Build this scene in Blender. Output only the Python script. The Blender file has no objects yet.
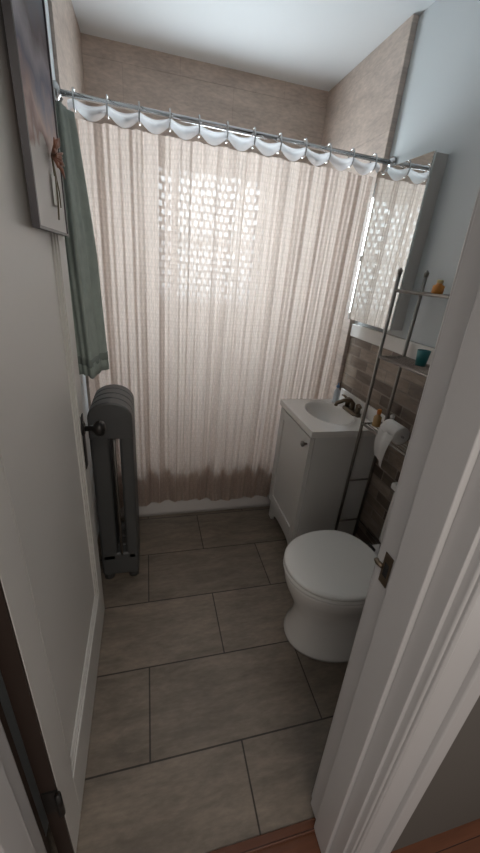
import bpy, bmesh, math, random
from mathutils import Vector, Matrix
random.seed(4)
S=bpy.context.scene
H=1.5
# ---------------------------------------------------------------- helpers
def link(o,parent=None):
    S.collection.objects.link(o)
    if parent: o.parent=parent
    return o
def empty(name,loc=(0,0,0)):
    e=bpy.data.objects.new(name,None); e.empty_display_size=.05
    return link(e)
def mesh_obj(name,verts,faces,mat,parent=None,smooth=False,bevel=0,seg=2):
    me=bpy.data.meshes.new(name); me.from_pydata([tuple(v) for v in verts],[],faces); me.update()
    bm=bmesh.new(); bm.from_mesh(me); bmesh.ops.recalc_face_normals(bm,faces=bm.faces); bm.to_mesh(me); bm.free()
    if smooth:
        for p in me.polygons: p.use_smooth=True
    o=bpy.data.objects.new(name,me)
    if mat:
        for m in (mat if isinstance(mat,list) else [mat]): me.materials.append(m)
    link(o,parent)
    if bevel:
        b=o.modifiers.new('bev','BEVEL'); b.width=bevel; b.segments=seg; b.limit_method='ANGLE'
        for p in me.polygons: p.use_smooth=True
        b.harden_normals=True
    return o
def boxvf(x0,x1,y0,y1,z0,z1):
    v=[(x,y,z) for x in(x0,x1) for y in(y0,y1) for z in(z0,z1)]
    f=[(0,1,3,2),(4,6,7,5),(0,4,5,1),(2,3,7,6),(0,2,6,4),(1,5,7,3)]
    return v,f
def box(name,x0,x1,y0,y1,z0,z1,mat,parent=None,bevel=0,seg=2):
    v,f=boxvf(x0,x1,y0,y1,z0,z1)
    return mesh_obj(name,v,f,mat,parent,bevel=bevel,seg=seg)
def boxes(name,lst,mat,parent=None,bevel=0):
    V=[];F=[]
    for b in lst:
        v,f=boxvf(*b); n=len(V); V+=v; F+=[tuple(i+n for i in q) for q in f]
    return mesh_obj(name,V,F,mat,parent,bevel=bevel)
def tubevf(pts,r,n=12,closed=False,sx=1,cap=True):
    pts=[Vector(p) for p in pts]; V=[];F=[]
    rs=r if isinstance(r,list) else [r]*len(pts)
    up=None
    for i,p in enumerate(pts):
        if closed: t=(pts[(i+1)%len(pts)]-pts[i-1])
        else: t=(pts[min(i+1,len(pts)-1)]-pts[max(i-1,0)])
        t.normalize()
        if up is None:
            up=Vector((0,0,1)) if abs(t.z)<.9 else Vector((0,1,0))
        a=up-t*up.dot(t); a.normalize(); b=t.cross(a); up=a
        for k in range(n):
            q=2*math.pi*k/n
            V.append(p+a*math.cos(q)*rs[i]+b*math.sin(q)*rs[i]*sx)
    m=len(pts)
    for i in range(m if closed else m-1):
        for k in range(n):
            F.append((i*n+k,i*n+(k+1)%n,((i+1)%m)*n+(k+1)%n,((i+1)%m)*n+k))
    if not closed and cap:
        F.append(tuple(range(n))[::-1]); F.append(tuple((m-1)*n+k for k in range(n)))
    return V,F
def multi(name,parts,mat,parent=None,smooth=True):
    V=[];F=[]
    for v,f in parts:
        n=len(V); V+=list(v); F+=[tuple(i+n for i in q) for q in f]
    return mesh_obj(name,V,F,mat,parent,smooth=smooth)
def tube(name,pts,r,mat,parent=None,n=12,closed=False,sx=1):
    v,f=tubevf(pts,r,n,closed,sx); return mesh_obj(name,v,f,mat,parent,smooth=True)
def lathe(name,prof,c,mat,parent=None,axis='z',n=28):
    V=[];F=[]
    for (r,h) in prof:
        for k in range(n):
            q=2*math.pi*k/n; a=r*math.cos(q); b=r*math.sin(q)
            if axis=='z': V.append((c[0]+a,c[1]+b,c[2]+h))
            elif axis=='x': V.append((c[0]+h,c[1]+a,c[2]+b))
            else: V.append((c[0]+a,c[1]+h,c[2]+b))
    m=len(prof)
    for i in range(m-1):
        for k in range(n): F.append((i*n+k,i*n+(k+1)%n,(i+1)*n+(k+1)%n,(i+1)*n+k))
    F.append(tuple(range(n))); F.append(tuple((m-1)*n+k for k in range(n)))
    return mesh_obj(name,V,F,mat,parent,smooth=True)
def loft(name,rings,mat,parent=None,capb=True,capt=True,sub=0):
    V=[];F=[]; n=len(rings[0])
    for r in rings: V+=r
    for i in range(len(rings)-1):
        for k in range(n): F.append((i*n+k,i*n+(k+1)%n,(i+1)*n+(k+1)%n,(i+1)*n+k))
    if capb: F.append(tuple(range(n)))
    if capt: F.append(tuple((len(rings)-1)*n+k for k in range(n)))
    o=mesh_obj(name,V,F,mat,parent,smooth=True)
    return o
# ---------------------------------------------------------------- materials
def nt(name):
    m=bpy.data.materials.new(name); m.use_nodes=True
    t=m.node_tree; b=t.nodes['Principled BSDF']; return m,t,b
def N(t,ty,**kw):
    n=t.nodes.new(ty)
    for k,v in kw.items(): setattr(n,k,v)
    return n
def pmat(name,col,rough=.5,metal=0,var=.06,scale=8,bump=0,spec=.5):
    m,t,b=nt(name); L=t.links
    tc=N(t,'ShaderNodeTexCoord'); nz=N(t,'ShaderNodeTexNoise'); nz.inputs['Scale'].default_value=scale; nz.inputs['Detail'].default_value=5
    L.new(tc.outputs['Object'],nz.inputs['Vector'])
    r=N(t,'ShaderNodeMixRGB'); L.new(nz.outputs['Fac'],r.inputs['Fac'])
    r.inputs[1].default_value=tuple(max(0,c*(1-var)) for c in col)+(1,)
    r.inputs[2].default_value=tuple(min(1,c*(1+var)) for c in col)+(1,)
    L.new(r.outputs[0],b.inputs['Base Color'])
    b.inputs['Roughness'].default_value=rough; b.inputs['Metallic'].default_value=metal
    b.inputs['Specular IOR Level'].default_value=spec
    if bump:
        bp=N(t,'ShaderNodeBump'); bp.inputs['Strength'].default_value=bump; bp.inputs['Distance'].default_value=.004
        n2=N(t,'ShaderNodeTexNoise'); n2.inputs['Scale'].default_value=scale*12; L.new(tc.outputs['Object'],n2.inputs['Vector'])
        L.new(n2.outputs['Fac'],bp.inputs['Height']); L.new(bp.outputs[0],b.inputs['Normal'])
    return m
def tile_mat(name,plane,bw,rh,ox,oy,c1,c2,mortar,msize,streak=(2,14),rough=.45,offset=.5,bumpd=.002,dark=.75,fine=0):
    m,t,b=nt(name); L=t.links
    tc=N(t,'ShaderNodeTexCoord'); sp=N(t,'ShaderNodeSeparateXYZ'); L.new(tc.outputs['Object'],sp.inputs[0])
    cb=N(t,'ShaderNodeCombineXYZ')
    a,c=plane
    L.new(sp.outputs[a],cb.inputs[0]); L.new(sp.outputs[c],cb.inputs[1])
    mp=N(t,'ShaderNodeMapping'); mp.inputs['Location'].default_value=(ox,oy,0); L.new(cb.outputs[0],mp.inputs[0])
    br=N(t,'ShaderNodeTexBrick'); br.offset=offset
    br.inputs['Scale'].default_value=1; br.inputs['Brick Width'].default_value=bw; br.inputs['Row Height'].default_value=rh
    br.inputs['Mortar Size'].default_value=msize; br.inputs['Mortar Smooth'].default_value=.2; br.inputs['Bias'].default_value=0
    br.inputs['Color1'].default_value=c1+(1,); br.inputs['Color2'].default_value=c2+(1,); br.inputs['Mortar'].default_value=mortar+(1,)
    L.new(mp.outputs[0],br.inputs['Vector'])
    m2=N(t,'ShaderNodeMapping'); m2.inputs['Scale'].default_value=(streak[0],streak[1],1); L.new(cb.outputs[0],m2.inputs[0])
    nz=N(t,'ShaderNodeTexNoise'); nz.inputs['Scale'].default_value=1; nz.inputs['Detail'].default_value=10; nz.inputs['Roughness'].default_value=.72; nz.inputs['Distortion'].default_value=.3
    L.new(m2.outputs[0],nz.inputs['Vector'])
    rp=N(t,'ShaderNodeValToRGB'); rp.color_ramp.elements[0].position=.36; rp.color_ramp.elements[1].position=.64
    rp.color_ramp.elements[0].color=(dark,dark,dark,1); rp.color_ramp.elements[1].color=(1.0,1.0,1.0,1)
    L.new(nz.outputs['Fac'],rp.inputs[0])
    mu=N(t,'ShaderNodeMixRGB',blend_type='MULTIPLY'); mu.inputs[0].default_value=1
    L.new(br.outputs['Color'],mu.inputs[1]); L.new(rp.outputs[0],mu.inputs[2]); last=mu
    if fine:
        m3=N(t,'ShaderNodeMapping'); m3.inputs['Scale'].default_value=(30,85,1); L.new(cb.outputs[0],m3.inputs[0])
        n3=N(t,'ShaderNodeTexNoise'); n3.inputs['Scale'].default_value=1; n3.inputs['Detail'].default_value=3; L.new(m3.outputs[0],n3.inputs['Vector'])
        r3=N(t,'ShaderNodeMapRange'); r3.inputs[1].default_value=.35; r3.inputs[2].default_value=.65; r3.inputs[3].default_value=fine; r3.inputs[4].default_value=1; L.new(n3.outputs['Fac'],r3.inputs[0])
        m4=N(t,'ShaderNodeMixRGB',blend_type='MULTIPLY'); m4.inputs[0].default_value=1; L.new(mu.outputs[0],m4.inputs[1]); L.new(r3.outputs[0],m4.inputs[2]); last=m4
    L.new(last.outputs[0],b.inputs['Base Color'])
    b.inputs['Roughness'].default_value=rough
    bp=N(t,'ShaderNodeBump'); bp.invert=True; bp.inputs['Distance'].default_value=bumpd; bp.inputs['Strength'].default_value=.8
    L.new(br.outputs['Fac'],bp.inputs['Height']); L.new(bp.outputs[0],b.inputs['Normal'])
    return m
M_paint=pmat('white_wall_paint',(.64,.67,.68),.6,var=.02,scale=3,bump=.05)
M_ceil=pmat('ceiling_paint',(.82,.85,.87),.7,var=.02,scale=3)
M_hall=pmat('hall_paint',(.12,.108,.095),.7,var=.03)
M_trim=pmat('trim_gloss_paint',(.56,.545,.54),.35,var=.03,scale=5,bump=.04)
M_door=pmat('door_paint',(.62,.60,.57),.35,var=.03,scale=5,bump=.04)
M_floor=tile_mat('floor_porcelain',(0,1),.62,.3075,-.285,0,(.29,.238,.188),(.24,.197,.155),(.06,.047,.037),.003,streak=(3.5,13),rough=.38,dark=.58,fine=.85)
M_wtB=tile_mat('shower_tile_back',(0,2),.62,.31,.1,.03,(.70,.58,.50),(.66,.55,.47),(.56,.46,.39),.0015,streak=(4,11),dark=.74,fine=.84)
M_wtS=tile_mat('shower_tile_side',(1,2),.62,.31,.0,.03,(.68,.56,.485),(.64,.53,.455),(.56,.46,.39),.0015,streak=(4,11),dark=.74,fine=.84)
M_mos=tile_mat('mosaic_tile',(1,2),.17,.058,0,0,(.40,.32,.255),(.12,.085,.065),(.30,.25,.21),.004,streak=(8,30),rough=.3,dark=.6)
M_wood=tile_mat('oak_hall_floor',(0,1),1.1,.06,0,0,(.17,.06,.028),(.12,.045,.022),(.04,.015,.01),.001,streak=(3,50),rough=.35)
M_porc=pmat('porcelain',(.72,.70,.67),.12,var=.01)
M_lid=pmat('toilet_lid_plastic',(.76,.75,.72),.25,var=.01)
M_cab=pmat('vanity_paint',(.62,.605,.58),.35,var=.02)
M_top=pmat('cultured_marble',(.74,.715,.68),.15,var=.03)
M_tub=pmat('tub_enamel',(.62,.59,.57),.2,var=.02)
M_chr=pmat('chrome',(.6,.6,.6),.22,1)
M_nik=pmat('brushed_nickel',(.26,.24,.22),.35,1)
M_brz=pmat('bronze_metal',(.18,.14,.10),.35,.9)
M_blk=pmat('black_iron',(.03,.028,.026),.4,.6)
M_rad=pmat('radiator_paint',(.082,.083,.082),.42,.15,var=.15,scale=10,bump=.1)
M_tow=pmat('sage_towel',(.33,.38,.34),.95,var=.2,scale=30,bump=.6)
M_tow2=pmat('sage_towel_band',(.20,.235,.21),.9,var=.1,scale=30,bump=.3)
M_dark=pmat('dark_gap',(.02,.02,.02),.8)
M_dkbrown=pmat('dark_brown',(.03,.018,.013),.5)  # dark brown for the door's hinge edge and the strip darkening the gap
def simple(name,col,rough=.4,metal=0): return pmat(name,col,rough,metal,var=.04)
M_mir=pmat('mirror_glass',(.80,.82,.81),.015,1,var=0)
# curtain fabric
def curtain_mat():
    m=bpy.data.materials.new('curtain_fabric'); m.use_nodes=True; t=m.node_tree; L=t.links
    t.nodes.clear(); out=N(t,'ShaderNodeOutputMaterial')
    tc=N(t,'ShaderNodeTexCoord'); sp=N(t,'ShaderNodeSeparateXYZ'); L.new(tc.outputs['UV'],sp.inputs[0])
    cb=N(t,'ShaderNodeCombineXYZ'); L.new(sp.outputs[0],cb.inputs[0]); L.new(sp.outputs[1],cb.inputs[1])
    def brick(mort,w,h,ms,c2=.9):
        br=N(t,'ShaderNodeTexBrick'); br.offset=.5
        for k,v in dict(Scale=1.0,**{'Brick Width':w,'Row Height':h,'Mortar Size':ms,'Mortar Smooth':.6,'Bias':0}).items(): br.inputs[k].default_value=v
        br.inputs['Color1'].default_value=(1,1,1,1); br.inputs['Color2'].default_value=(c2,c2,c2,1); br.inputs['Mortar'].default_value=(mort,mort,mort,1)
        L.new(cb.outputs[0],br.inputs['Vector']); return br
    br=brick(.86,.012,.016,.0035,.93)
    b2=brick(.0,.026,.030,.008,.7)
    mp=N(t,'ShaderNodeMapping'); mp.inputs['Scale'].default_value=(160,4,1); L.new(cb.outputs[0],mp.inputs[0])
    nz=N(t,'ShaderNodeTexNoise'); nz.inputs['Scale'].default_value=1; nz.inputs['Detail'].default_value=3; L.new(mp.outputs[0],nz.inputs['Vector'])
    rp=N(t,'ShaderNodeMapRange'); rp.inputs[1].default_value=.3; rp.inputs[2].default_value=.7; rp.inputs[3].default_value=.82; rp.inputs[4].default_value=1.0
    L.new(nz.outputs['Fac'],rp.inputs[0])
    mu=N(t,'ShaderNodeMixRGB',blend_type='MULTIPLY'); mu.inputs[0].default_value=1; L.new(br.outputs['Color'],mu.inputs[1]); L.new(rp.outputs[0],mu.inputs[2])
    def tint(col,src):
        c=N(t,'ShaderNodeMixRGB',blend_type='MULTIPLY'); c.inputs[0].default_value=1; c.inputs[1].default_value=col+(1,); L.new(src,c.inputs[2]); return c
    c1=tint((.60,.50,.44),rp.outputs[0]); c2=tint((.90,.765,.68),mu.outputs[0]); c3=tint((.90,.96,1),b2.outputs[0])
    d=N(t,'ShaderNodeBsdfDiffuse'); tr=N(t,'ShaderNodeBsdfTranslucent'); rf=N(t,'ShaderNodeBsdfRefraction')
    rf.inputs['IOR'].default_value=1.15; rf.inputs['Roughness'].default_value=.40
    L.new(c1.outputs[0],d.inputs[0]); L.new(c2.outputs[0],tr.inputs[0]); L.new(c3.outputs[0],rf.inputs[0])
    mx=N(t,'ShaderNodeMixShader'); mx.inputs[0].default_value=.62; L.new(d.outputs[0],mx.inputs[1]); L.new(tr.outputs[0],mx.inputs[2])
    m2=N(t,'ShaderNodeMixShader'); m2.inputs[0].default_value=.045
    L.new(mx.outputs[0],m2.inputs[1]); L.new(rf.outputs[0],m2.inputs[2]); L.new(m2.outputs[0],out.inputs[0])
    return m
M_cur=curtain_mat()
def liner_mat():
    m=bpy.data.materials.new('vinyl_liner'); m.use_nodes=True; t=m.node_tree; L=t.links
    t.nodes.clear(); out=N(t,'ShaderNodeOutputMaterial')
    nz=N(t,'ShaderNodeTexNoise'); nz.inputs['Scale'].default_value=14; tc=N(t,'ShaderNodeTexCoord'); L.new(tc.outputs['Object'],nz.inputs['Vector'])
    bp=N(t,'ShaderNodeBump'); bp.inputs['Strength'].default_value=.3; bp.inputs['Distance'].default_value=.01; L.new(nz.outputs['Fac'],bp.inputs['Height'])
    tr=N(t,'ShaderNodeBsdfTranslucent'); tr.inputs[0].default_value=(.92,.94,.97,1)
    tp=N(t,'ShaderNodeBsdfTransparent'); tp.inputs[0].default_value=(.75,.75,.77,1); gl=N(t,'ShaderNodeBsdfGlossy'); gl.inputs['Roughness'].default_value=.10; gl.inputs[0].default_value=(.9,.9,.92,1)
    L.new(bp.outputs[0],gl.inputs['Normal'])
    a=N(t,'ShaderNodeMixShader'); a.inputs[0].default_value=.35; L.new(tr.outputs[0],a.inputs[1]); L.new(tp.outputs[0],a.inputs[2])
    b=N(t,'ShaderNodeMixShader'); b.inputs[0].default_value=.38; L.new(a.outputs[0],b.inputs[1]); L.new(gl.outputs[0],b.inputs[2])
    L.new(b.outputs[0],out.inputs[0]); return m
M_lin=liner_mat()
def pane_mat():
    m=bpy.data.materials.new('frosted_daylight_pane'); m.use_nodes=True; t=m.node_tree; L=t.links
    t.nodes.clear(); out=N(t,'ShaderNodeOutputMaterial'); em=N(t,'ShaderNodeEmission')
    tc=N(t,'ShaderNodeTexCoord'); sp=N(t,'ShaderNodeSeparateXYZ'); L.new(tc.outputs['Object'],sp.inputs[0])
    rp=N(t,'ShaderNodeMapRange'); rp.inputs[1].default_value=1.2; rp.inputs[2].default_value=2.05; rp.inputs[3].default_value=.5; rp.inputs[4].default_value=1.15
    L.new(sp.outputs[2],rp.inputs[0])
    ma=N(t,'ShaderNodeMath',operation='MULTIPLY'); ma.inputs[1].default_value=15; L.new(rp.outputs[0],ma.inputs[0])
    em.inputs[0].default_value=(.84,.94,1.0,1); L.new(ma.outputs[0],em.inputs[1]); L.new(em.outputs[0],out.inputs[0])
    return m
M_pane=pane_mat()
# ---------------------------------------------------------------- room shell
XL,XR,XT=-.31,1.14,1.11
YF0,YF1,YB,YT,ZC=.27,.41,2.62,1.85,2.53
DX0,DX1,DH=-.26,.458,2.06
box('floor',XL-.1,XR+.1,.375,YB+.1,-.05,0,M_floor)
box('floor_hall',-1.2,1.6,-1.6,.375,-.05,-.002,M_wood)
box('ceiling',XL-.1,XR+.1,.27,YB+.1,ZC,ZC+.05,M_ceil)
box('wall_left',XL-.1,XL,YF1,YB+.1,0,ZC,M_paint)
box('wall_right',XR,XR+.1,YF1,YB+.1,0,ZC,M_paint)
WX0,WX1,WZ0,WZ1=.10,.76,1.22,2.06
boxes('wall_back',[(XL,WX0,YB,YB+.1,0,ZC),(WX1,XR,YB,YB+.1,0,ZC),(WX0,WX1,YB,YB+.1,0,WZ0),(WX0,WX1,YB,YB+.1,WZ1,ZC)],M_wtB)
box('wall_shower_left',XL,XL+.012,YT,YB,0,ZC,M_wtS)
box('wall_shower_right',XT,XR,YT-.012,YB,0,ZC,M_wtS,bevel=.003)
LEAN=.044
def lean(o):
    for v in o.data.vertices:
        if v.co.x<1.5: v.co.x-=LEAN*v.co.z
boxes('wall_front',[(-1.2,DX0-.02,YF0,YF1,0,2.53),(DX0-.02,DX1+.02,YF0,YF1,DH+.02,2.53)],M_hall)
lean(box('wall_front_right',DX1+.02,1.6,YF0,YF1,0,2.53,M_hall))
box('wall_right_mosaic',XR-.01,XR,YF1,YT-.014,0,1.20,M_mos)
box('trim_1',XR-.018,XR,YF1,YT-.014,1.20,1.27,M_top,bevel=.005)
# window
w=empty('window_1')
boxes('casing',[(WX0-.05,WX0,YB-.02,YB,WZ0-.05,WZ1+.05),(WX1,WX1+.05,YB-.02,YB,WZ0-.05,WZ1+.05),(WX0,WX1,YB-.02,YB,WZ1,WZ1+.05),(WX0-.02,WX1+.02,YB-.05,YB,WZ0-.04,WZ0)],M_trim,w)
boxes('sash',[(WX0,WX0+.03,YB,YB+.04,WZ0,WZ1),(WX1-.03,WX1,YB,YB+.04,WZ0,WZ1),(WX0,WX1,YB,YB+.04,WZ1-.03,WZ1),(WX0,WX1,YB,YB+.04,WZ0,WZ0+.03),(WX0,WX1,YB,YB+.04,1.62,1.66)],M_trim,w)
box('pane',WX0,WX1,YB+.045,YB+.05,WZ0,WZ1,M_pane,w)
# door frame right
t2=empty('trim_2')
SZ=1.02
T=[boxes('jamb',[(DX1,DX1+.02,YF0-.005,YF1+.005,0,DH)],M_trim,t2,bevel=.002),
boxes('stop',[(DX1-.013,DX1,YF0+.03,YF1-.045,0,DH)],M_trim,t2,bevel=.003),
boxes('casing',[(DX1+.008,DX1+.105,YF0-.02,YF0,0,DH+.1),(DX1+.085,DX1+.125,YF0-.032,YF0,0,DH+.12),(DX1+.012,DX1+.022,YF0-.027,YF0,0,DH+.1)],M_trim,t2,bevel=.005),
boxes('casing_inner',[(DX1+.008,DX1+.10,YF1,YF1+.02,0,DH+.1)],M_trim,t2,bevel=.005),
box('strike_plate',DX1-.002,DX1,YF1-.032,YF1-.010,SZ-.035,SZ+.035,M_brz,t2,bevel=.001),
box('strike_hole',DX1-.0025,DX1-.0018,YF1-.027,YF1-.016,SZ-.015,SZ+.015,M_dark,t2),
tube('strike_lip',[(DX1-.002,YF1-.012,SZ),(DX1-.005,YF1,SZ),(DX1-.003,YF1+.006,SZ)],.005,M_brz,t2,n=8)]
for o in T: lean(o)
# door frame left
t3=empty('trim_3')
boxes('jamb',[(DX0-.02,DX0,YF0-.005,YF1+.005,0,DH)],M_trim,t3,bevel=.002)
boxes('stop',[(DX0,DX0+.013,YF0+.03,YF1-.045,0,DH)],M_trim,t3,bevel=.003)
boxes('casing',[(DX0-.105,DX0-.008,YF0-.02,YF0,0,DH+.1)],M_trim,t3,bevel=.005)
boxes('gap_shade_strip',[(XL+.001,DX0,YF1,YF1+.018,0,DH)],M_dkbrown,t3,bevel=.002)  # added dark strip, stands in for the shadowed gap behind the door
boxes('trim_4',[(DX0-.02,DX1+.02-LEAN*DH,YF0-.005,YF1+.005,DH,DH+.02)],M_trim)
box('threshold',DX0,DX1,.355,.382,-.002,.008,M_wood,bevel=.003)
# ---------------------------------------------------------------- door leaf
d=empty('door_1')
dx0,dx1,dy0,dy1,dz0,dz1=-.256,-.222,.45,1.215,.012,2.04
box('core',dx0+.01,dx1-.012,dy0+.02,dy1-.02,dz0+.02,dz1-.02,M_door,d)
st=.085
boxes('frame',[(dx0,dx1,dy0,dy0+st,dz0,dz1),(dx0,dx1,dy1-st,dy1,dz0,dz1),(dx0,dx1,dy0+st,dy1-st,dz0,dz0+.20),(dx0,dx1,dy0+st,dy1-st,dz1-.12,dz1)],M_door,d,bevel=.002)
box('hinge_edge',dx0,dx1-.001,dy0-.006,dy0,dz0,dz1,M_dkbrown,d)
a0,a1,b0,b1=dy0+st,dy1-st,dz0+.20,dz1-.12
bd=[]
for (o,wd,hh) in((0,.012,.004),(.022,.008,.007)):
    bd+=[(dx1-.014,dx1-hh,a0+o,a0+o+wd,b0+o,b1-o),(dx1-.014,dx1-hh,a1-o-wd,a1-o,b0+o,b1-o),(dx1-.014,dx1-hh,a0+o,a1-o,b0+o,b0+o+wd),(dx1-.014,dx1-hh,a0+o,a1-o,b1-o-wd,b1-o)]
boxes('moulding',bd,M_door,d,bevel=.0015)
for i,z in enumerate((.36,1.75)):
    tube('hinge_%d'%(i+1),[(dx1+.004,dy0-.016,z-.045),(dx1+.004,dy0-.016,z+.045)],.007,M_blk,d)
    box('hinge_leaf_%d'%(i+1),dx0+.004,dx1+.002,dy0-.010,dy0-.006,z-.045,z+.045,M_blk,d)
ky,kz=dy1-.05,.96
lathe('knob_rose',[(.026,0),(.026,.004),(.018,.008)],(dx1,ky,kz),M_blk,d,'x')
lathe('knob',[(.009,.0),(.009,.03),(.016,.036),(.026,.046),(.028,.056),(.024,.068),(.012,.074)],(dx1,ky,kz),M_blk,d,'x')
box('key_plate',dx1,dx1+.003,ky-.018,ky+.018,kz-.15,kz+.05,M_blk,d,bevel=.001)
# ---------------------------------------------------------------- calendar picture on door
c=empty('wall_calendar')
def cal_mat():
    m,t,b=nt('calendar_print'); L=t.links
    tc=N(t,'ShaderNodeTexCoord'); sp=N(t,'ShaderNodeSeparateXYZ'); L.new(tc.outputs['Object'],sp.inputs[0])
    rp=N(t,'ShaderNodeMapRange'); rp.inputs[1].default_value=1.52; rp.inputs[2].default_value=2.12; L.new(sp.outputs[2],rp.inputs[0])
    nz=N(t,'ShaderNodeTexNoise'); nz.inputs['Scale'].default_value=9; nz.inputs['Detail'].default_value=4; L.new(tc.outputs['Object'],nz.inputs['Vector'])
    ad=N(t,'ShaderNodeMath',operation='MULTIPLY_ADD'); ad.inputs[1].default_value=.35; L.new(nz.outputs['Fac'],ad.inputs[0]); L.new(rp.outputs[0],ad.inputs[2])
    cr=N(t,'ShaderNodeValToRGB'); e=cr.color_ramp.elements
    e[0].position=0; e[0].color=(.52,.50,.47,1); e[1].position=1; e[1].color=(.10,.12,.17,1)
    for p,cc in((.47,(.50,.48,.46,1)),(.50,(.22,.10,.08,1)),(.57,(.50,.34,.30,1)),(.66,(.16,.17,.25,1)),(.76,(.42,.40,.46,1)),(.86,(.12,.09,.11,1))):
        q=e.new(p); q.color=cc
    L.new(ad.outputs[0],cr.inputs[0]); L.new(cr.outputs[0],b.inputs['Base Color']); b.inputs['Roughness'].default_value=.4
    return m
box('board',dx1+.001,dx1+.012,.90,1.185,1.545,2.03,cal_mat(),c,bevel=.001)
boxes('edge',[(dx1+.001,dx1+.015,.892,.900,1.54,2.035),(dx1+.001,dx1+.015,1.185,1.193,1.54,2.035),(dx1+.001,dx1+.015,.9,1.185,1.54,1.546)],simple('dark_edge',(.06,.055,.06)),c)
M_fl=simple('dried_flower',(.30,.13,.08)); fp=[]
for i in range(18):
    a=random.uniform(-2.6,2.6); l=random.uniform(.03,.06)
    fp.append(tubevf([(dx1+.014,1.08,1.70),(dx1+.03,1.08+math.sin(a)*l*.6,1.70+math.cos(a)*l*.6),(dx1+.032,1.08+math.sin(a)*l,1.70+math.cos(a)*l)],[.001,.004,.001],6))
multi('dried_flower',fp,M_fl,c)
multi('stem',[tubevf([(dx1+.016,1.08,1.70),(dx1+.02,1.075,1.62),(dx1+.018,1.07,1.57)],.002,6),tubevf([(dx1+.016,1.08,1.70),(dx1+.02,1.1,1.63),(dx1+.018,1.11,1.60)],.0015,6)],simple('stem',(.12,.10,.05)),c)
box('tag',dx1+.016,dx1+.018,1.05,1.10,1.60,1.66,simple('tag_paper',(.7,.7,.68)),c)
# ---------------------------------------------------------------- bathtub
tb=empty('bathtub')
TY0,TY1,TX0,TX1,TH=1.872,YB-.001,XL+.013,XT-.001,.40
def rr(x0,x1,y0,y1,r,z,n=8):
    P=[]
    for cx,cy,a0 in((x1-r,y1-r,0),(x0+r,y1-r,90),(x0+r,y0+r,180),(x1-r,y0+r,270)):
        for k in range(n+1):
            a=math.radians(a0+90*k/n); P.append((cx+r*math.cos(a),cy+r*math.sin(a),z))
    return P
loft('shell',[rr(TX0,TX1,TY0,TY1,.01,0),rr(TX0,TX1,TY0,TY1,.01,.03),rr(TX0,TX1,TY0+.0,TY1,.01,TH-.015),rr(TX0+.004,TX1-.004,TY0+.004,TY1-.004,.012,TH),
  rr(TX0+.07,TX1-.07,TY0+.07,TY1-.07,.10,TH),rr(TX0+.09,TX1-.09,TY0+.085,TY1-.085,.10,TH-.03),rr(TX0+.16,TX1-.13,TY0+.13,TY1-.13,.10,.12),rr(TX0+.22,TX1-.2,TY0+.2,TY1-.2,.08,.09)],M_tub,tb,capb=True,capt=True)
# ---------------------------------------------------------------- rod + curtain
rod=empty('shower_curtain_rod')
RY=1.80
def rodz(x): return 2.032-.022*(x-XL)/(XR-XL)
tube('rod',[(XL+.002,RY,rodz(XL)),(XR-.002,RY,rodz(XR))],.010,M_chr,rod,n=16)
lathe('flange_1',[(.03,0),(.03,.008),(.016,.02)],(XL+.0005,RY,rodz(XL)),M_chr,rod,'x')
lathe('flange_2',[(.026,0),(.026,-.008),(.014,-.02)],(XR-.0005,RY,rodz(XR)),M_chr,rod,'x')
sc=empty('shower_curtain')
cx0,cx1=-.265,1.057
NX,NZ=520,70; ztop,zbot=1.965,.125
nr=12; rings=[cx0+.02+(cx1-cx0-.04)*i/(nr-1) for i in range(nr)]
per=(cx1-cx0-.04)/(nr-1)
def fold(x,v):
    ph=2*math.pi*(x-rings[0])/per
    a=.013*math.cos(ph)*(1-.6*v)
    b=.010*math.sin(ph*1.37+1.3+.6*math.sin(2.2*v))*(.3+.7*v)
    c2=.004*math.sin(ph*2.9+.7+1.5*v)
    d2=.0025*math.sin(ph*5.3+2*v)
    e2=.008*math.sin(ph*.43+1)*v
    return a+b+c2+d2+e2
V=[];F=[];UV=[]
for j in range(NZ+1):
    v=j/NZ
    for i in range(NX+1):
        u=i/NX; x=cx0+(cx1-cx0)*u
        sag=.012*(.5-.5*math.cos(2*math.pi*(x-rings[0])/per))*max(0,1-v*6)
        zt=rodz(x)-.062
        z=zt-sag+(zbot-zt)*v+ (.012*math.sin(x*9) if v>.999 else 0)
        yb=RY+.0+.034*min(1,v*1.3)
        V.append((x+.004*math.sin(x*40+v*3)*v,yb+fold(x,v),z)); UV.append((x,z))
for j in range(NZ):
    for i in range(NX):
        a=j*(NX+1)+i; F.append((a,a+1,a+NX+2,a+NX+1))
co=mesh_obj('fabric',V,F,M_cur,sc,smooth=True)
uvl=co.data.uv_layers.new(name='UVMap')
for lp in co.data.loops: uvl.data[lp.index].uv=UV[lp.vertex_index]
# vinyl scalloped top
V=[];F=[];n=440
for j in range(11):
    v=j/10
    for i in range(n+1):
        x=cx0+(cx1-cx0)*i/n
        s=.5-.5*math.cos(2*math.pi*(x-rings[0])/per); s=s**.55
        zr=rodz(x)
        top=zr-.014-.014*s; bot=zr-.040-.034*s
        z=top*(1-v)+bot*v
        V.append((x,RY-.018-.030*s*math.sin(math.pi*v)-.004*s,z))
for j in range(10):
    for i in range(n):
        a=j*(n+1)+i; F.append((a,a+1,a+n+2,a+n+1))
mesh_obj('vinyl_header',V,F,M_lin,sc,smooth=True)
rp=[]
for x in rings:
    rp.append(tubevf([(x,RY+math.sin(q)*.026,rodz(x)-.014+math.cos(q)*.034) for q in [2*math.pi*k/20 for k in range(20)]],.0034,6,closed=True))
multi('rings',rp,M_chr,sc)
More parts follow.
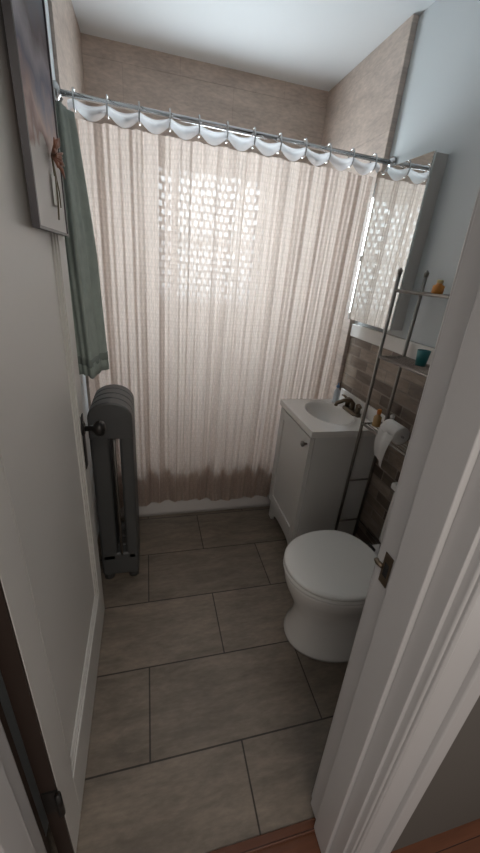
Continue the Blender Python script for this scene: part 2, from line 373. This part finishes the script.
# ---------------------------------------------------------------- radiator
ra=empty('radiator')
rx,rw,rz=-.158,.088,.965
def arch(zt,w_,y0,y1,zb):
    P=[]
    for k in range(17):
        a=math.pi*k/16
        P.append((rx+math.cos(a)*w_, zt-w_*.8+math.sin(a)*w_*.8))
    P=[(rx+w_,zb)]+P+[(rx-w_,zb)]
    n=len(P); V=[(p[0],y0,p[1]) for p in P]+[(p[0],y1,p[1]) for p in P]
    F=[tuple(range(n)),tuple(range(n,2*n))]+[(i,(i+1)%n,n+(i+1)%n,n+i) for i in range(n)]
    return V,F
for s in range(4):
    y=1.425+s*.062
    v,f=arch(rz,rw,y-.031,y+.031,.80); mesh_obj('header_%d'%(s+1),v,f,M_rad,ra,bevel=.009,seg=4)
    v,f=boxvf(rx-rw,rx+rw,y-.030,y+.030,.03,.17); mesh_obj('footer_%d'%(s+1),v,f,M_rad,ra,bevel=.014,seg=4)
    boxes('columns_%d'%(s+1),[(rx-rw,rx-.010,y-.030,y+.030,.12,.84),(rx+.030,rx+rw,y-.030,y+.030,.12,.84)],M_rad,ra,bevel=.016)
    P=[]
    for xo in(-.06,.06):
        P.append(tubevf([(rx+xo,y,.13),(rx+xo,y,.03),(rx+xo,y,.0)],[.022,.022,.026],12))
    multi('feet_%d'%(s+1),P,M_rad,ra)
tube('nipples',[(rx,1.43,.86),(rx,1.64,.86)],.03,M_rad,ra)
tube('nipples_low',[(rx,1.43,.12),(rx,1.64,.12)],.03,M_rad,ra)
tube('bleed_pipe',[(rx+.010,1.40,.16),(rx+.010,1.387,.18),(rx+.010,1.387,.78),(rx+.010,1.40,.80)],.006,M_nik,ra)
# ---------------------------------------------------------------- towel
tw=empty('bath_towel')
def tring(z,cx,cy,ax,ay,amp,ph,n=72):
    P=[]
    for k in range(n):
        a=2*math.pi*k/n
        w_=1+amp*math.sin(5*a+ph)+amp*.5*math.sin(11*a+ph*2)
        P.append((cx+math.cos(a)*ax*w_,cy+math.sin(a)*ay*w_,z))
    return P
R=[];K=30
for i in range(K+1):
    v=i/K; z=1.90-.82*v
    s=min(1,.25+v*1.6)**.7
    R.append(tring(z,-.252+.030*v,1.50,.026+.028*s,.03+.10*s,.17,1+.5*v))
loft('cloth',R,M_tow,tw)
R=[tring(1.15-.01*i,-.225,1.50,.0555,.132,.17,1.45) for i in range(4)]
loft('band',R,M_tow2,tw)
tube('hook',[(XL,1.5,1.93),(-.27,1.5,1.93),(-.25,1.5,1.91),(-.24,1.5,1.93)],.005,M_nik,tw)
# ---------------------------------------------------------------- vanity
va=empty('bathroom_vanity')
vx0,vx1,vy0,vy1,vz=.765,XR-.012,1.36,1.785,.80
boxes('carcass',[(vx0+.02,vx1,vy0,vy0+.018,.07,vz),(vx0+.02,vx1,vy1-.018,vy1,.07,vz),(vx0+.02,vx1,vy0+.01,vy1-.01,.08,.1),(vx1-.01,vx1,vy0+.01,vy1-.01,.08,vz)],M_cab,va)
def poly_x(name,pts,x0,x1,mat,par,bev=0):
    n=len(pts); V=[(x0,p[0],p[1]) for p in pts]+[(x1,p[0],p[1]) for p in pts]
    F=[tuple(range(n)),tuple(range(n,2*n))]+[(i,(i+1)%n,n+(i+1)%n,n+i) for i in range(n)]
    return mesh_obj(name,V,F,mat,par,bevel=bev)
def poly_y(name,pts,y0,y1,mat,par,bev=0):
    n=len(pts); V=[(p[0],y0,p[1]) for p in pts]+[(p[0],y1,p[1]) for p in pts]
    F=[tuple(range(n)),tuple(range(n,2*n))]+[(i,(i+1)%n,n+(i+1)%n,n+i) for i in range(n)]
    return mesh_obj(name,V,F,mat,par,bevel=bev)
def scal(a,b,zt):
    P=[(a,0),(a+.045,0)]
    for k in range(13):
        q=k/12; P.append((a+.045+(b-a-.09)*q,.075-.06*abs(2*q-1)**4))
    return P+[(b-.045,0),(b,0),(b,zt),(a,zt)]
poly_x('front_apron',scal(vy0,vy1,.13),vx0,vx0+.02,M_cab,va)
poly_y('side_skirt_1',[(vx0+.02,0),(vx0+.09,0),(vx1,0),(vx1,.07),(vx0+.02,.07)],vy0,vy0+.018,M_cab,va)
poly_y('side_skirt_2',[(vx0+.02,0),(vx0+.09,0),(vx1,0),(vx1,.07),(vx0+.02,.07)],vy1-.018,vy1,M_cab,va)
box('face_frame',vx0,vx0+.02,vy0,vy1,.13,vz,M_cab,va)
e0,e1=vy0+.006,vy1-.006
box('door_panel',vx0-.014,vx0,e0,e1,.15,.785,M_cab,va,bevel=.002)
q0,q1,r0,r1=e0+.055,e1-.055,.205,.73
boxes('door_rails',[(vx0-.022,vx0-.012,e0,q0,.15,.785),(vx0-.022,vx0-.012,q1,e1,.15,.785),(vx0-.022,vx0-.012,q0,q1,.15,r0),(vx0-.022,vx0-.012,q0,q1,r1,.785)],M_cab,va,bevel=.003)
lathe('door_knob',[(.006,0),(.006,-.012),(.014,-.018),(.015,-.026),(.008,-.031)],(vx0-.022,e0+.028,.745),M_nik,va,'x')
TXa,TXb,TYa,TYb=vx0-.028,vx1,vy0-.012,vy1+.006
nx,ny=60,60; V=[];F=[]
bcx,bcy,bax,bay=.940,1.58,.118,.158
def topz(x,y):
    r=math.hypot((x-bcx)/bax,(y-bcy)/bay)
    z=.83
    if r<1: z-=.10*(1-r**3.2)
    elif r<1.15: z+=.004*math.sin((r-1)/.15*math.pi)
    return z
for i in range(nx+1):
    for j in range(ny+1):
        x=TXa+(TXb-TXa)*i/nx; y=TYa+(TYb-TYa)*j/ny; V.append((x,y,topz(x,y)))
for i in range(nx):
    for j in range(ny):
        a=i*(ny+1)+j; F.append((a,a+1,a+ny+2,a+ny+1))
pe=[i*(ny+1) for i in range(nx+1)]+[nx*(ny+1)+j for j in range(1,ny+1)]+[i*(ny+1)+ny for i in range(nx-1,-1,-1)]+[j for j in range(ny-1,0,-1)]
base=len(V)
for p in pe: V.append((V[p][0],V[p][1],.80))
m_=len(pe)
for k in range(m_): F.append((pe[k],pe[(k+1)%m_],base+(k+1)%m_,base+k))
o=mesh_obj('countertop_basin',V,F,M_top,va,smooth=True,)
o.modifiers.new('es','EDGE_SPLIT').split_angle=math.radians(50)
boxes('countertop_underside',[(TXa+.001,bcx-bax-.005,TYa+.001,TYb-.001,.797,.801),(TXa+.001,TXb-.001,TYa+.001,bcy-bay-.005,.797,.801)],M_top,va)
box('backsplash',vx1-.015,vx1,TYa,TYb,.83,.90,M_top,va,bevel=.004)
lathe('drain',[(.018,0),(.018,.003),(.01,.004)],(bcx,bcy,.731),M_brz,va)
fa=empty('sink_faucet')
fx,fy,fz=1.075,1.58,.83
loft('base',[rr(fx-.022,fx+.022,fy-.075,fy+.075,.02,fz),rr(fx-.022,fx+.022,fy-.075,fy+.075,.02,fz+.012),rr(fx-.016,fx+.016,fy-.068,fy+.068,.015,fz+.018)],M_brz,fa)
tube('spout',[(fx,fy,fz+.015),(fx,fy,fz+.05),(fx-.02,fy,fz+.07),(fx-.06,fy,fz+.07),(fx-.10,fy,fz+.055),(fx-.103,fy,fz+.04)],[.014,.013,.012,.011,.010,.010],M_brz,fa)
for i,s in enumerate((-1,1)):
    lathe('handle_stem_%d'%(i+1),[(.015,0),(.012,.03),(.014,.045),(.006,.052)],(fx,fy+s*.052,fz+.016),M_brz,fa)
    tube('lever_%d'%(i+1),[(fx,fy+s*.052,fz+.055),(fx-.01,fy+s*.085,fz+.066),(fx-.015,fy+s*.10,fz+.066)],[.007,.006,.005],M_brz,fa)
sb=empty('soap_bottle')
lathe('body',[(.017,0),(.018,.004),(.018,.07),(.008,.082),(.008,.09)],(1.06,1.74,.83),simple('soap_white',(.6,.65,.7)),sb)
lathe('cap',[(.01,0),(.01,.012),(.003,.013),(.003,.028)],(1.06,1.74,.92),simple('cap_blue',(.15,.25,.45)),sb)
# ---------------------------------------------------------------- medicine cabinet
mc=empty('medicine_cabinet')
my0,my1,mz0,mz1,mx0=1.43,1.80,1.30,1.965,1.07
box('body',mx0+.012,XR-.001,my0,my1,mz0,mz1,M_cab,mc,bevel=.002)
box('mirror_door',mx0,mx0+.011,my0-.004,my1+.004,mz0-.004,mz1+.004,M_mir,mc,bevel=.003)
# ---------------------------------------------------------------- toilet
to=empty('toilet')
ty=.950
def egg(xf,xb,hw,z,n=56,sq=1.5,cy=None):
    cy=ty if cy is None else cy
    P=[]; xm=xb-(xb-xf)*.45
    for k in range(n):
        a=2*math.pi*k/n; ca,sa=math.cos(a),math.sin(a)
        L_=(xb-xm) if ca>0 else (xm-xf)
        e=2/(sq+1.0) if ca>0 else 1.0
        x=xm+L_*(abs(ca)**e)*(1 if ca>0 else -1)
        y=cy+hw*(abs(sa)**.95)*(1 if sa>0 else -1)
        P.append((x,y,z))
    return P
loft('bowl',[egg(.575,1.03,.165,0,sq=2),egg(.572,1.03,.167,.015,sq=2),egg(.580,1.03,.158,.035,sq=2),egg(.592,1.04,.142,.09,sq=2),egg(.596,1.04,.130,.16),egg(.585,1.04,.133,.21),egg(.562,1.03,.148,.26),egg(.540,1.0,.168,.31),egg(.529,.98,.180,.345),egg(.525,.975,.184,.370),egg(.525,.975,.184,.378),egg(.532,.97,.177,.386)],M_porc,to)
loft('seat',[egg(.528,.94,.178,.388),egg(.519,.945,.186,.391),egg(.517,.945,.188,.398),egg(.522,.942,.184,.404),egg(.545,.93,.165,.4045)],M_lid,to)
loft('lid',[egg(.535,.93,.172,.4075),egg(.522,.935,.184,.4095),egg(.518,.935,.187,.415),egg(.518,.935,.187,.423),egg(.523,.932,.183,.428),egg(.535,.923,.172,.430),egg(.60,.88,.11,.431),egg(.68,.82,.04,.4315)],M_lid,to)
multi('lid_hinges',[tubevf([(.955,ty-.09,.402),(.955,ty-.05,.402)],.011,12),tubevf([(.955,ty+.05,.402),(.955,ty+.09,.402)],.011,12)],M_blk,to)
box('bowl_deck',.94,1.09,ty-.11,ty+.11,.30,.388,M_porc,to,bevel=.02,seg=4)
box('tank',1.02,XR-.014,ty-.165,ty+.12,.388,.68,M_porc,to,bevel=.02,seg=4)
box('tank_lid',1.01,XR-.012,ty-.175,ty+.13,.68,.712,M_porc,to,bevel=.01,seg=3)
tube('flush_lever',[(1.02,ty-.12,.63),(1.005,ty-.12,.63),(.998,ty-.09,.625),(.998,ty-.06,.62)],.006,M_chr,to)
# ---------------------------------------------------------------- storage rack over toilet
sr=empty('storage_rack')
sx0,sx1,sy0,sy1=.975,1.10,.72,1.325
P=[]
for y in(sy0,sy1):
    for x in(sx0,sx1): P.append(tubevf([(x,y,0),(x,y,1.53)],.0075,12))
    for z in(.30,.56,.88,1.20,1.47): P.append(tubevf([(sx0,y,z),(sx1,y,z)],.005,8))
multi('posts',P,M_nik,sr)
P=[]
for z in(.88,1.20,1.47):
    for x in(sx0,sx1): P.append(tubevf([(x,sy0,z),(x,sy1,z)],.006,8)); 
    for k in range(1,6):
        x=sx0+(sx1-sx0)*k/6; P.append(tubevf([(x,sy0,z+.002),(x,sy1,z+.002)],.0025,6))
P.append(tubevf([(sx1,sy0,.30),(sx1,sy1,.30)],.005,8))
multi('shelves',P,M_nik,sr)
multi('finials',[tubevf([(x,y,1.53),(x,y,1.545),(x,y,1.555)],[.009,.010,.003],10) for x in(sx0,sx1) for y in(sy0,sy1)],M_nik,sr)
def bottle(name,c_,h,r,cb_,cc,ch=.02):
    e=empty(name)
    lathe('body',[(r*.95,0),(r,.005),(r,h*.75),(r*.5,h*.9),(r*.5,h)],c_,simple(name+'_body',cb_),e)
    lathe('cap',[(r*.55,0),(r*.55,ch),(r*.4,ch+.002)],(c_[0],c_[1],c_[2]+h),simple(name+'_cap',cc),e)
bottle('lotion_bottle',(1.02,1.285,.885),.06,.018,(.45,.28,.12),(.6,.2,.03))
bottle('pill_bottle',(1.06,1.24,.885),.05,.018,(.7,.35,.08),(.7,.7,.7))
bottle('orange_jar',(1.03,1.16,1.475),.035,.02,(.7,.28,.05),(.75,.6,.3),.01)
cu=empty('teal_cup')
lathe('cup',[(.020,0),(.025,.06),(.023,.06),(.018,.006)],(1.06,1.17,1.205),simple('teal_plastic',(.02,.16,.17)),cu)
tp=empty('toilet_paper_roll')
M_tis=pmat('tissue',(.62,.60,.58),.9,bump=.2)
tc_=(.925,1.05,.97)
lathe('roll',[(.016,-.045),(.034,-.045),(.036,-.042),(.036,.042),(.034,.045),(.016,.045)],tc_,M_tis,tp,'y')
tube('holder',[(tc_[0],tc_[1]-.055,tc_[2]),(tc_[0],tc_[1]+.055,tc_[2]),(tc_[0]+.01,tc_[1]+.06,tc_[2]),(.966,tc_[1]+.06,tc_[2]-.06),(.966,tc_[1]+.06,.887)],.004,M_nik,tp,n=8)
V=[];F=[]
for i in range(13):
    q=i/12; x=tc_[0]-.036-.010*math.sin(q*3); z=tc_[2]-.13*q
    for yy in(-.042,-.022,0,.022,.042): V.append((x+.005*math.sin(yy*90+q),tc_[1]+yy*(1-.35*q),z+.4*yy*q))
for i in range(12):
    for k in range(4): a=i*5+k; F.append((a,a+1,a+6,a+5))
mesh_obj('loose_sheet',V,F,M_tis,tp,smooth=True)
# ---------------------------------------------------------------- lights
W=bpy.data.worlds.new('W'); S.world=W; W.use_nodes=True
bg=W.node_tree.nodes['Background']; bg.inputs[0].default_value=(1,.95,.90,1); bg.inputs[1].default_value=.42
def area(name,loc,tgt,sx,sy,pw,col):
    l=bpy.data.lights.new(name,'AREA'); l.shape='RECTANGLE'; l.size=sx; l.size_y=sy; l.energy=pw; l.color=col
    o=bpy.data.objects.new(name,l); o.location=loc; o.rotation_euler=(Vector(tgt)-Vector(loc)).to_track_quat('-Z','Y').to_euler(); link(o); return o
area('hall_fill',(.2,-.9,2.3),(.3,1.2,.3),.8,.8,11,(1,.92,.84))  # soft fill for the hall's ambient light, unseen behind the camera
# ---------------------------------------------------------------- camera
cam=bpy.data.cameras.new('camera'); co=bpy.data.objects.new('camera',cam); link(co); S.camera=co
X=Vector((.9625,-.236,.084)); Fw=Vector((.2485,.875,-.410))
Fw.normalize(); X=(X-Fw*X.dot(Fw)).normalized()
Bk=-Fw; Up=Bk.cross(X)
co.matrix_world=Matrix(((X.x,Up.x,Bk.x,0),(X.y,Up.y,Bk.y,0),(X.z,Up.z,Bk.z,H),(0,0,0,1)))
cam.sensor_fit='VERTICAL'; cam.sensor_height=36; cam.lens=350*36/853; cam.clip_start=.02
S.view_settings.view_transform='Standard'
